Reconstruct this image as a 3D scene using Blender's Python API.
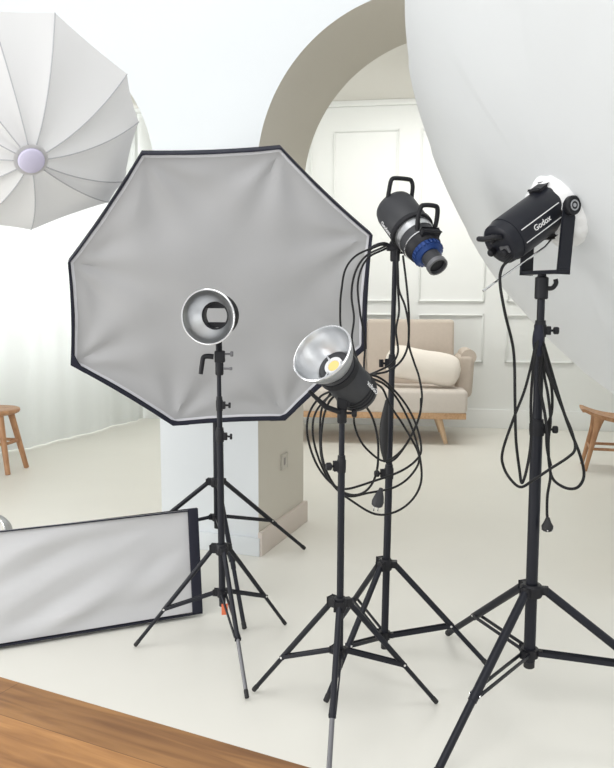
import bpy, bmesh, math, random
from mathutils import Vector as V, Matrix, noise
random.seed(4)
R = math.radians
scene = bpy.context.scene
for o in list(bpy.data.objects): bpy.data.objects.remove(o)

# ------------------------------------------------------------ camera, world, lights, exposure
F, TILT, ROLL, H = 785.0, R(6.45), R(.13), 1.4
cam = bpy.data.objects.new('camera', bpy.data.cameras.new('camera'))
scene.collection.objects.link(cam)
cam.data.sensor_fit = 'HORIZONTAL'; cam.data.sensor_width = 36; cam.data.lens = F/614*36
cam.data.clip_start = .02
cam.matrix_world = Matrix.Translation((0, 0, H)) @ Matrix.Rotation(R(90)-TILT, 4, 'X') @ Matrix.Rotation(ROLL, 4, 'Z')
scene.camera = cam
world = bpy.data.worlds.new('world'); scene.world = world; world.use_nodes = True
bg = world.node_tree.nodes['Background']; bg.inputs[0].default_value = (.97, .985, 1.0, 1); bg.inputs[1].default_value = .90
vs = scene.view_settings
vs.view_transform = 'Standard'; vs.look = 'None'; vs.gamma = 1; vs.use_curve_mapping = False; vs.exposure = 0.0

def area(name, loc, target, sx, sy, power, col=(1, 1, 1)):
    l = bpy.data.lights.new(name, 'AREA'); l.shape = 'RECTANGLE'; l.size = sx; l.size_y = sy
    l.energy = power; l.color = col
    o = bpy.data.objects.new(name, l); scene.collection.objects.link(o)
    o.location = loc; o.rotation_euler = (V(target)-V(loc)).to_track_quat('-Z', 'Y').to_euler()
    return o
area('window_daylight_front', (-4.1, 1.3, 1.15), (-.3, 4.0, .1), 2.4, 1.5, 75, (1, .995, .97))
area('overhead_fill_front', (-.6, .6, 3.9), (-.3, 1.9, 0), 3.4, 2.6, 66, (1, .998, .98))  # added overhead fill that brightens the front floor
area('pillar_fill_rear', (-.9, -1.2, .75), (-.45, 4.1, .35), 2.2, .9, 14, (.97, .99, 1))  # added low fill behind the camera, aimed at the pillar face
area('window_daylight_back', (-3.75, 7.0, 2.25), (.0, 6.6, 1.4), 4.2, 2.4, 155, (.97, .99, 1))
area('far_room_fill', (1.3, 7.1, 3.38), (1.3, 7.5, .8), 2.6, 1.0, 62, (1, .99, .97))  # added fill under the far room's ceiling, shining down over the sofa

# ------------------------------------------------------------ measuring helpers
def ray(px, py):
    a, b = px-307, py-384
    X = a*math.cos(ROLL)+b*math.sin(ROLL); Y = -a*math.sin(ROLL)+b*math.cos(ROLL)
    c, s = math.cos(TILT), math.sin(TILT)
    return V((X/F, c-Y/F*s, -s-Y/F*c))
def dep(px, py, y):
    d = ray(px, py); return d*(y/d.y)+V((0, 0, H))
def fl(px, py, z=0):
    d = ray(px, py); return d*((z-H)/d.z)+V((0, 0, H))
def pl(px, py, P, n):
    d = ray(px, py); C = V((0, 0, H)); return d*((P-C).dot(n)/d.dot(n))+C

# ------------------------------------------------------------ materials
def mat(name, col, rough=.5, metal=0, bump=0, bscale=40, trans=0, var=0, vscale=4, coat=0, spec=None, stretch=None):
    m = bpy.data.materials.new(name); m.use_nodes = True
    nt = m.node_tree; b = nt.nodes['Principled BSDF']; L = nt.links
    b.inputs['Base Color'].default_value = (*col, 1); b.inputs['Roughness'].default_value = rough
    b.inputs['Metallic'].default_value = metal; b.inputs['Coat Weight'].default_value = coat
    if spec is not None: b.inputs['Specular IOR Level'].default_value = spec
    tc = nt.nodes.new('ShaderNodeTexCoord'); mp = nt.nodes.new('ShaderNodeMapping')
    L.new(tc.outputs['Object'], mp.inputs[0])
    if stretch: mp.inputs['Scale'].default_value = stretch
    n = nt.nodes.new('ShaderNodeTexNoise'); n.inputs['Scale'].default_value = vscale; n.inputs['Detail'].default_value = 4
    L.new(mp.outputs[0], n.inputs['Vector'])
    mx = nt.nodes.new('ShaderNodeMix'); mx.data_type = 'RGBA'
    mx.inputs[6].default_value = (*[c*(1-var) for c in col], 1); mx.inputs[7].default_value = (*[min(1, c*(1+var)) for c in col], 1)
    L.new(n.outputs['Fac'], mx.inputs[0]); L.new(mx.outputs[2], b.inputs['Base Color'])
    if bump:
        n2 = nt.nodes.new('ShaderNodeTexNoise'); n2.inputs['Scale'].default_value = bscale; n2.inputs['Detail'].default_value = 3
        L.new(mp.outputs[0], n2.inputs['Vector'])
        bp = nt.nodes.new('ShaderNodeBump'); bp.inputs['Strength'].default_value = bump; bp.inputs['Distance'].default_value = .01
        L.new(n2.outputs['Fac'], bp.inputs['Height']); L.new(bp.outputs[0], b.inputs['Normal'])
    if trans:
        t = nt.nodes.new('ShaderNodeBsdfTranslucent'); t.inputs[0].default_value = (*col, 1)
        ms = nt.nodes.new('ShaderNodeMixShader'); ms.inputs[0].default_value = trans
        L.new(b.outputs[0], ms.inputs[1]); L.new(t.outputs[0], ms.inputs[2])
        L.new(ms.outputs[0], nt.nodes['Material Output'].inputs[0])
    return m
def wood(name, c1, c2, scale=(1, 12, 12), rough=.45, planks=False):
    m = bpy.data.materials.new(name); m.use_nodes = True
    nt = m.node_tree; b = nt.nodes['Principled BSDF']; L = nt.links
    b.inputs['Roughness'].default_value = rough
    tc = nt.nodes.new('ShaderNodeTexCoord'); mp = nt.nodes.new('ShaderNodeMapping'); mp.inputs['Scale'].default_value = scale
    L.new(tc.outputs['Object'], mp.inputs[0])
    n = nt.nodes.new('ShaderNodeTexNoise'); n.inputs['Scale'].default_value = 3; n.inputs['Detail'].default_value = 9; n.inputs['Distortion'].default_value = 1.4
    L.new(mp.outputs[0], n.inputs['Vector'])
    cr = nt.nodes.new('ShaderNodeValToRGB'); cr.color_ramp.elements[0].position = .3; cr.color_ramp.elements[1].position = .72
    cr.color_ramp.elements[0].color = (*c1, 1); cr.color_ramp.elements[1].color = (*c2, 1)
    L.new(n.outputs['Fac'], cr.inputs[0]); out = cr.outputs[0]
    if planks:
        br = nt.nodes.new('ShaderNodeTexBrick'); br.offset = .37; br.inputs['Scale'].default_value = 1
        br.inputs['Brick Width'].default_value = .62; br.inputs['Row Height'].default_value = .105
        br.inputs['Mortar Size'].default_value = .0009; br.inputs['Mortar Smooth'].default_value = .3; br.inputs['Bias'].default_value = 0
        br.inputs['Color1'].default_value = (.72, .70, .68, 1); br.inputs['Color2'].default_value = (1.12, 1.08, 1.02, 1)
        br.inputs['Mortar'].default_value = (.45, .40, .36, 1)
        L.new(tc.outputs['Object'], br.inputs['Vector'])
        k = nt.nodes.new('ShaderNodeTexNoise'); k.inputs['Scale'].default_value = 3.2; k.inputs['Detail'].default_value = 2
        mp2 = nt.nodes.new('ShaderNodeMapping'); mp2.inputs['Scale'].default_value = (1, 4.5, 1)
        L.new(tc.outputs['Object'], mp2.inputs[0]); L.new(mp2.outputs[0], k.inputs['Vector'])
        cr2 = nt.nodes.new('ShaderNodeValToRGB'); cr2.color_ramp.elements[0].position = .36; cr2.color_ramp.elements[1].position = .62
        cr2.color_ramp.elements[0].color = (.74, .68, .62, 1); cr2.color_ramp.elements[1].color = (1.05, 1.03, 1, 1)
        L.new(k.outputs['Fac'], cr2.inputs[0])
        for src in (br.outputs['Color'], cr2.outputs[0]):
            mx = nt.nodes.new('ShaderNodeMix'); mx.data_type = 'RGBA'; mx.blend_type = 'MULTIPLY'; mx.inputs[0].default_value = 1
            L.new(out, mx.inputs[6]); L.new(src, mx.inputs[7]); out = mx.outputs[2]
    L.new(out, b.inputs['Base Color'])
    bp = nt.nodes.new('ShaderNodeBump'); bp.inputs['Strength'].default_value = .15; bp.inputs['Distance'].default_value = .002
    L.new(n.outputs['Fac'], bp.inputs['Height']); L.new(bp.outputs[0], b.inputs['Normal'])
    return m
M = dict(
    floor=mat('pale_screed', (.78, .765, .70), .42, var=.035, vscale=1.6, bump=.03, bscale=6, spec=.45),
    wall=mat('white_paint', (.755, .785, .80), .7, var=.01, bump=.04, bscale=60),
    back=mat('warm_white_paint', (.86, .875, .855), .6, var=.012),
    ceil=mat('ceiling_paint', (.82, .80, .75), .8),
    taupe=mat('taupe_plaster', (.66, .625, .55), .8, var=.03, vscale=3, bump=.05, bscale=50),
    taupe2=mat('taupe_skirting', (.68, .61, .55), .7, var=.03),
    black=mat('black_metal', (.010, .011, .017), .42, .0, var=.2, spec=.3),
    blackp=mat('black_plastic', (.012, .012, .015), .48, 0, var=.2, spec=.3, bump=.05, bscale=200),
    charcoal=mat('charcoal_housing', (.026, .027, .031), .5, 0, var=.15, bump=.05, bscale=150),
    navy=mat('navy_black_fabric', (.008, .009, .022), .75, 0, var=.3, bump=.2, bscale=60),
    rubber=mat('black_rubber', (.015, .015, .016), .65, 0, var=.2),
    cable=mat('cable_rubber', (.012, .012, .013), .5, 0, var=.2, spec=.25),
    steel=mat('grey_steel', (.17, .17, .18), .4, .6, var=.1),
    chrome=mat('chrome', (.75, .75, .76), .18, 1, var=.03),
    silver=mat('satin_silver', (.66, .67, .68), .30, .95, var=.04, bump=.05, bscale=80),
    silverd=mat('silver_paint_outside', (.42, .43, .45), .38, .6, var=.05),
    screen=mat('shaded_white_diffuser', (.44, .44, .452), .62, 0, var=.05, vscale=2.5, bump=.15, bscale=9, trans=.05),  # white diffuser; the shade on its backlit front is put into the grey
    strip=mat('pale_diffuser_cloth', (.60, .60, .61), .6, 0, var=.05, vscale=3, bump=.2, bscale=7, trans=.05),
    hem=mat('silver_hem', (.62, .62, .66), .5, .1, var=.1, vscale=20, bump=.3, bscale=60),
    umb=mat('white_umbrella_nylon', (.74, .735, .735), .55, 0, var=.02, vscale=3, bump=.1, bscale=8, trans=.35),
    umb2=mat('white_parabolic_nylon', (.72, .735, .745), .55, 0, var=.02, vscale=2, bump=.2, bscale=4, trans=.2),
    sleeve=mat('white_cotton', (.82, .82, .82), .8, 0, var=.03, bump=.4, bscale=30),
    lilac=mat('lilac_cap', (.56, .53, .68), .6),
    rib=mat('pale_grey_rib', (.42, .42, .44), .5, .0),
    curtain=mat('sheer_curtain', (.84, .85, .835), .8, 0, var=.01, trans=.55, bump=.05, bscale=90),
    sofa=mat('beige_linen', (.60, .52, .445), .9, 0, var=.05, vscale=30, bump=.4, bscale=250),
    sofas=mat('pale_beige_linen', (.69, .63, .57), .9, 0, var=.04, vscale=30, bump=.4, bscale=250),
    cream=mat('cream_cotton', (.87, .81, .73), .9, 0, var=.03, bump=.3, bscale=100),
    oak=wood('light_oak', (.50, .29, .15), (.66, .43, .25), (10, 1, 10)),
    oakl=wood('pale_leg_wood', (.55, .38, .23), (.68, .50, .33), (10, 10, 1)),
    teak=wood('brown_stool_wood', (.36, .175, .08), (.55, .31, .165), (6, 6, 2)),
    table=wood('oiled_tabletop', (.25, .115, .036), (.45, .235, .083), (1.3, 13, 13), .55, True),
    blue=mat('blue_anodised', (.015, .05, .20), .4, .3, var=.1),
    orange=mat('orange_tag', (.75, .18, .08), .6),
    plate=mat('beige_plastic', (.58, .55, .49), .5), hole=mat('socket_grey', (.33, .31, .29), .6),
    white=mat('white_print', (.75, .75, .75), .6), glass=None)
g = bpy.data.materials.new('window_glass'); g.use_nodes = True; nt = g.node_tree
tr = nt.nodes.new('ShaderNodeBsdfTransparent'); gl = nt.nodes.new('ShaderNodeBsdfGlossy'); gl.inputs['Roughness'].default_value = .02
ms = nt.nodes.new('ShaderNodeMixShader'); ms.inputs[0].default_value = .06
nt.links.new(tr.outputs[0], ms.inputs[1]); nt.links.new(gl.outputs[0], ms.inputs[2]); nt.links.new(ms.outputs[0], nt.nodes['Material Output'].inputs[0])
M['glass'] = g
cob = bpy.data.materials.new('led_chip'); cob.use_nodes = True; b = cob.node_tree.nodes['Principled BSDF']
b.inputs['Base Color'].default_value = (.85, .62, .22, 1); b.inputs['Roughness'].default_value = .3
M['cob'] = cob

# ------------------------------------------------------------ mesh helpers (built in world space)
def empty(name, loc, label, cat, group=None):
    o = bpy.data.objects.new(name, None); scene.collection.objects.link(o); o.location = loc
    o.empty_display_size = .1; o['label'] = label; o['category'] = cat
    if group: o['group'] = group
    return o
def wloc(o):
    p = V((0, 0, 0))
    while o: p += o.location; o = o.parent
    return p
def obj(name, bm, m, parent=None, smooth=True, origin=None, label=None, cat=None, struct=False, rotz=0):
    org = wloc(parent) if parent else V(origin or (0, 0, 0))
    bmesh.ops.translate(bm, verts=bm.verts, vec=-org)
    if rotz: bmesh.ops.rotate(bm, verts=bm.verts, cent=(0, 0, 0), matrix=Matrix.Rotation(-rotz, 3, 'Z'))
    bmesh.ops.recalc_face_normals(bm, faces=bm.faces)
    me = bpy.data.meshes.new(name); bm.to_mesh(me); bm.free()
    ml = m if isinstance(m, (list, tuple)) else [m]
    for x in ml: me.materials.append(M[x])
    if smooth:
        me.polygons.foreach_set('use_smooth', [True]*len(me.polygons))
        try: me.set_sharp_from_angle(angle=R(38))
        except Exception: pass
    o = bpy.data.objects.new(name, me); scene.collection.objects.link(o)
    if parent: o.parent = parent
    else:
        o.location = org; o.rotation_euler.z = rotz
    if label: o['label'] = label
    if cat: o['category'] = cat
    if struct: o['kind'] = 'structure'
    return o
def basis(n):
    n = n.normalized(); a = V((0, 0, 1)) if abs(n.z) < .95 else V((1, 0, 0))
    u = n.cross(a).normalized(); return u, u.cross(n).normalized()
def lathe(bm, C, n, prof, seg=32, mi=0):
    """prof: list of (distance along n, radius)"""
    n = n.normalized(); u, w = basis(n); rings = []
    for t, r in prof:
        if r < 1e-5: rings.append([bm.verts.new(C+n*t)])
        else: rings.append([bm.verts.new(C+n*t+(u*math.cos(2*math.pi*k/seg)+w*math.sin(2*math.pi*k/seg))*r) for k in range(seg)])
    for a, b in zip(rings, rings[1:]):
        for k in range(seg):
            k2 = (k+1) % seg
            if len(a) == 1 and len(b) == 1: continue
            if len(a) == 1: f = bm.faces.new((a[0], b[k], b[k2]))
            elif len(b) == 1: f = bm.faces.new((a[k], a[k2], b[0]))
            else: f = bm.faces.new((a[k], a[k2], b[k2], b[k]))
            f.material_index = mi
    return bm
def cyl(bm, A, B, r, r2=None, seg=16, cap=.15):
    A, B = V(A), V(B); L = (B-A).length; r2 = r if r2 is None else r2; c = min(r*cap, L*.2)
    return lathe(bm, A, B-A, [(0, 0), (0, r-c), (c, r), (L-c, r2), (L, r2-c), (L, 0)], seg)
def box(bm, C, ax, half, bev=.004, seg=2):
    """C centre, ax = three axes, half = half sizes"""
    r = bmesh.ops.create_cube(bm, size=2); vs_ = r['verts']
    for v in vs_:
        p = v.co.copy(); v.co = V(C)+ax[0]*(p.x*half[0])+ax[1]*(p.y*half[1])+ax[2]*(p.z*half[2])
    if bev:
        es = {e for v in vs_ for e in v.link_edges}
        bmesh.ops.bevel(bm, geom=list(es), offset=bev, segments=seg, profile=.5, affect='EDGES')
    return bm
XYZ = (V((1, 0, 0)), V((0, 1, 0)), V((0, 0, 1)))
def rotz_axes(a): return (V((math.cos(a), math.sin(a), 0)), V((-math.sin(a), math.cos(a), 0)), V((0, 0, 1)))
def catmull(P, n=8, closed=False):
    P = [V(p) for p in P]
    if len(P) < 3: return P
    Q = [P[0]*2-P[1]]+P+[P[-1]*2-P[-2]]; out = []
    for i in range(1, len(Q)-2):
        for k in range(n):
            t = k/n; a, b, c, d = Q[i-1:i+3]
            out.append(.5*((2*b)+(c-a)*t+(2*a-5*b+4*c-d)*t*t+(3*b-a-3*c+d)*t**3))
    out.append(P[-1]); return out
def tube(bm, P, r, seg=8, flat=None):
    P = [V(p) for p in P]; rings = []; u = None
    for i, p in enumerate(P):
        t = (P[min(i+1, len(P)-1)]-P[max(i-1, 0)]).normalized()
        if u is None: u, w = basis(t)
        u = (u-t*u.dot(t)).normalized(); w = t.cross(u)
        rr = r(i/(len(P)-1)) if callable(r) else r
        rings.append([bm.verts.new(p+(u*math.cos(2*math.pi*k/seg)+w*math.sin(2*math.pi*k/seg))*rr) for k in range(seg)])
    for a, b in zip(rings, rings[1:]):
        for k in range(seg): bm.faces.new((a[k], a[(k+1) % seg], b[(k+1) % seg], b[k]))
    bm.faces.new(rings[0]); bm.faces.new(rings[-1]); return bm
def B(): return bmesh.new()
def text_part(s, size, O, xd, yd, m, parent, depth=.0006, name='lettering'):
    cu = bpy.data.curves.new('lettering', 'FONT'); cu.body = s; cu.size = size; cu.extrude = depth; cu.offset = size*.012
    cu.align_x = 'CENTER'; cu.align_y = 'CENTER'
    t = bpy.data.objects.new('tmp', cu); scene.collection.objects.link(t)
    dg = bpy.context.evaluated_depsgraph_get(); me = bpy.data.meshes.new_from_object(t.evaluated_get(dg))
    bpy.data.objects.remove(t)
    xd = xd.normalized(); nd = xd.cross(yd).normalized(); yd = nd.cross(xd)
    bm = B(); bm.from_mesh(me); bpy.data.meshes.remove(me)
    for v in bm.verts: v.co = O+xd*v.co.x+yd*v.co.y+nd*v.co.z
    return obj(name, bm, m, parent, smooth=False)

# ------------------------------------------------------------ structure
A20 = R(20); U = V((math.cos(A20), -math.sin(A20), 0)); N = V((math.sin(A20), math.cos(A20), 0))
P0 = V((-.259, 4.117, 0)); TH = .695; Z = V((0, 0, 1))
bm = B(); vv = [bm.verts.new(p) for p in ((-6.5, -1.5, 0), (5.5, -1.5, 0), (5.5, 10, 0), (-6.5, 10, 0))]
top_f = bm.faces.new(vv); r = bmesh.ops.extrude_face_region(bm, geom=[top_f])
bmesh.ops.translate(bm, verts=[e for e in r['geom'] if isinstance(e, bmesh.types.BMVert)], vec=(0, 0, -.15))
obj('floor', bm, 'floor', smooth=False, struct=True)

def arch_wall():
    bm = B(); SPR, RA, TOP = 2.02, .80, 3.6; s0, s1 = -3.9, 3.3
    arches = [(-.5946-2*RA-.75, -.5946), (0.0, 2*RA+.45)]      # basket arches: quarter circles joined by a flat crown
    def q(s, z, t): return bm.verts.new(P0+U*s+N*(TH*t)+Z*z)
    def quad(a, b, c, d, mi=0): f = bm.faces.new((a, b, c, d)); f.material_index = mi
    xs = [s0]
    for a, b in arches: xs += [a, b]
    xs.append(s1)
    for i in range(0, 6, 2):                                   # piers
        a, b = xs[i], xs[i+1]
        for t in (0, 1): quad(q(a, 0, t), q(b, 0, t), q(b, TOP, t), q(a, TOP, t))
        quad(q(a, 0, 0), q(a, 0, 1), q(a, SPR if i else TOP, 1), q(a, SPR if i else TOP, 0), 1 if i else 0)
        quad(q(b, 0, 0), q(b, 0, 1), q(b, SPR if i < 4 else TOP, 1), q(b, SPR if i < 4 else TOP, 0), 1 if i < 4 else 0)
    n = 48
    for a, b in arches:
        pt = [(a+RA-RA*math.cos(math.pi/2*k/n), SPR+RA*math.sin(math.pi/2*k/n)) for k in range(n+1)]
        pt += [(b-RA+RA*math.sin(math.pi/2*k/n), SPR+RA*math.cos(math.pi/2*k/n)) for k in range(n+1)]
        for (x0, z0), (x1, z1) in zip(pt, pt[1:]):
            for t in (0, 1): quad(q(x0, z0, t), q(x1, z1, t), q(x1, TOP, t), q(x0, TOP, t))
            quad(q(x0, z0, 0), q(x1, z1, 0), q(x1, z1, 1), q(x0, z0, 1), 1)
    quad(q(s0, TOP, 0), q(s1, TOP, 0), q(s1, TOP, 1), q(s0, TOP, 1))
    bmesh.ops.remove_doubles(bm, verts=bm.verts, dist=1e-5)
    return obj('wall_front', bm, ['wall', 'taupe'], smooth=False, struct=True)
arch_wall()
# skirting of the central pillar: white at the front, taupe on the reveal
a = rotz_axes(-A20)
bm = B(); box(bm, P0+U*(-.297)-N*.011+Z*.05, a, (.308, .011, .05), .003); obj('baseboard_pillar_front', bm, 'wall', struct=True)
bm = B(); box(bm, P0+U*.0125+N*(TH/2-.0)+Z*.065, a, (.0125, TH/2+.012, .065), .003); obj('baseboard_pillar_side', bm, 'taupe2', struct=True)
bm = B(); box(bm, P0+U*(2.05+.62)-N*.011+Z*.05, a, (.62, .011, .05), .003); obj('baseboard_right_pier', bm, 'wall', struct=True)
bm = B(); box(bm, P0+U*(-2.9446-.47)-N*.011+Z*.05, a, (.47, .011, .05), .003); obj('baseboard_left_pier', bm, 'wall', struct=True)

# back wall with panel mouldings
A9 = R(9); BU = V((math.cos(A9), -math.sin(A9), 0)); BN = V((math.sin(A9), math.cos(A9), 0)); BP = V((1.286, 8.372, 0))
ba = rotz_axes(-A9)
CEIL = 3.42
bm = B(); box(bm, BP+BU*.75+BN*.06+Z*(CEIL/2), ba, (4.35, .06, CEIL/2), 0); obj('wall_back', bm, 'back', smooth=False, struct=True)
bm = B(); box(bm, BP+BU*.75-BN*.012+Z*.10, ba, (4.3, .012, .10), .004); obj('baseboard_back', bm, 'back', struct=True)
def sz(px, py):
    p = pl(px, py, BP, BN); return (p-BP).dot(BU), p.z
def moulding(i, s0, s1, z0, z1):
    bm = B()
    for w, t, ins in ((.022, .016, 0), (.010, .026, .006)):
        for (ca, cb, ha, hb) in (((s0+s1)/2, z0+ins+w/2, (s1-s0)/2-ins, w/2), ((s0+s1)/2, z1-ins-w/2, (s1-s0)/2-ins, w/2),
                                 (s0+ins+w/2, (z0+z1)/2, w/2, (z1-z0)/2-ins), (s1-ins-w/2, (z0+z1)/2, w/2, (z1-z0)/2-ins)):
            box(bm, BP+BU*ca+Z*cb-BN*(t/2-.001), ba, (ha, t/2, hb), .002, 1)
    obj('trim_%d' % i, bm, 'back', struct=True)
zt_, zb_ = sz(365, 130)[1], sz(452, 302)[1]; zl_, zk_ = sz(452, 314)[1], sz(452, 362)[1]
sA, sB = sz(333, 220)[0], sz(396, 220)[0]; pitch = sz(419.5, 220)[0]-sA; wd = sB-sA+.02
k = 1
for j in range(-2, 4):
    moulding(k, sA+pitch*j, sA+pitch*j+wd, zb_, zt_); moulding(k+1, sA+pitch*j, sA+pitch*j+wd, zk_, zl_); k += 2
bm = B(); box(bm, BP+BU*.75-BN*.02+Z*(CEIL-.03), ba, (4.3, .02, .03), .006); obj('trim_cornice', bm, 'back', struct=True)

# left wall behind the curtain with its window
LD = V((1.2, 2.7, 0)).normalized(); LNn = V((-LD.y, LD.x, 0)); L0 = V((-3.25, 6.55, 0))+LNn*.30  # outward normal points left
la = (LD, LNn, Z)
def lbox(bm, s0, s1, z0, z1, t0=0, t1=.14, bev=0):
    box(bm, L0+LD*((s0+s1)/2)+LNn*((t0+t1)/2)+Z*((z0+z1)/2), la, ((s1-s0)/2, (t1-t0)/2, (z1-z0)/2), bev)
S0, S1, W0, W1, Z0, Z1 = -1.65, 2.98, -1.35, 2.55, .92, 3.15
bm = B(); lbox(bm, S0, S1, 0, Z0); lbox(bm, S0, S1, Z1, CEIL); lbox(bm, S0, W0, Z0, Z1); lbox(bm, W1, S1, Z0, Z1)
obj('wall_left', bm, 'back', smooth=False, struct=True)
bm = B()
for s in (W0, (2*W0+W1)/3-.025, (W0+2*W1)/3-.025, W1-.05): lbox(bm, s, s+.05, Z0, Z1, .04, .09)
lbox(bm, W0, W1, Z0, Z0+.05, .04, .09); lbox(bm, W0, W1, Z1-.05, Z1, .04, .09)
wf = obj('window_1', bm, 'wall', smooth=False, struct=True)
bm = B(); lbox(bm, W0+.02, W1-.02, Z0+.02, Z1-.02, .062, .068); obj('glass', bm, 'glass', wf, smooth=False)
bm = B(); ra, rb = P0+U*3.28+N*(TH-.05), BP+BU*4.9; rd = (rb-ra).normalized(); rn = V((rd.y, -rd.x, 0))
box(bm, (ra+rb)/2+rn*.06+Z*(CEIL/2), (rd, rn, Z), ((rb-ra).length/2, .06, CEIL/2), 0); obj('wall_right', bm, 'back', smooth=False, struct=True)
# ceiling of the far room (from the arch wall to the back wall)
bm = B()
pp = [P0+U*(-3.9)+N*(TH-.02), P0+U*3.3+N*(TH-.02), BP+BU*5.1+BN*.02, BP+BU*(-3.6)+BN*.02]
lo = [bm.verts.new((p.x, p.y, CEIL)) for p in pp]; hi = [bm.verts.new((p.x, p.y, CEIL+.12)) for p in pp]
bm.faces.new(lo); bm.faces.new(hi)
for i in range(4): bm.faces.new((lo[i], lo[(i+1) % 4], hi[(i+1) % 4], hi[i]))
obj('ceiling', bm, 'ceil', smooth=False, struct=True)

# sheer curtain
path = [V((-3.78, 5.15, 0)), V((-3.35, 5.85, 0)), V((-2.98, 6.45, 0)), V((-2.62, 6.98, 0)), V((-2.42, 7.35, 0)), V((-2.22, 7.85, 0)), V((-2.05, 8.3, 0)), V((-1.90, 8.68, 0)), V((-1.86, 8.80, 0))]
cp = catmull(path, 34); bm = B(); rows = []
nz = 14
for j in range(nz+1):
    zz = .012+(CEIL-.06)*j/nz; row = []
    for i, p in enumerate(cp):
        t = (cp[min(i+1, len(cp)-1)]-cp[max(i-1, 0)]).normalized(); nn = V((t.y, -t.x, 0))
        amp = .020*(1-.3*j/nz)*(.6+noise.noise((i*.04, 7, 0))); ph = i*.30+2.6*noise.noise((i*.035, 0, 0))
        d = amp*math.sin(ph)+.02*math.sin(ph*.37+1.3)+.012*noise.noise((i*.1, zz*.8, 3))
        row.append(bm.verts.new(p+nn*d+Z*zz))
    rows.append(row)
for a, b in zip(rows, rows[1:]):
    for i in range(len(a)-1): bm.faces.new((a[i], a[i+1], b[i+1], b[i]))
r = bmesh.ops.solidify(bm, geom=bm.faces[:], thickness=.0015)
obj('curtain', bm, 'curtain', label='sheer white floor-length curtain hanging in soft folds behind the left arch', cat='curtain', origin=(-2.6, 7, 0))

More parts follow.
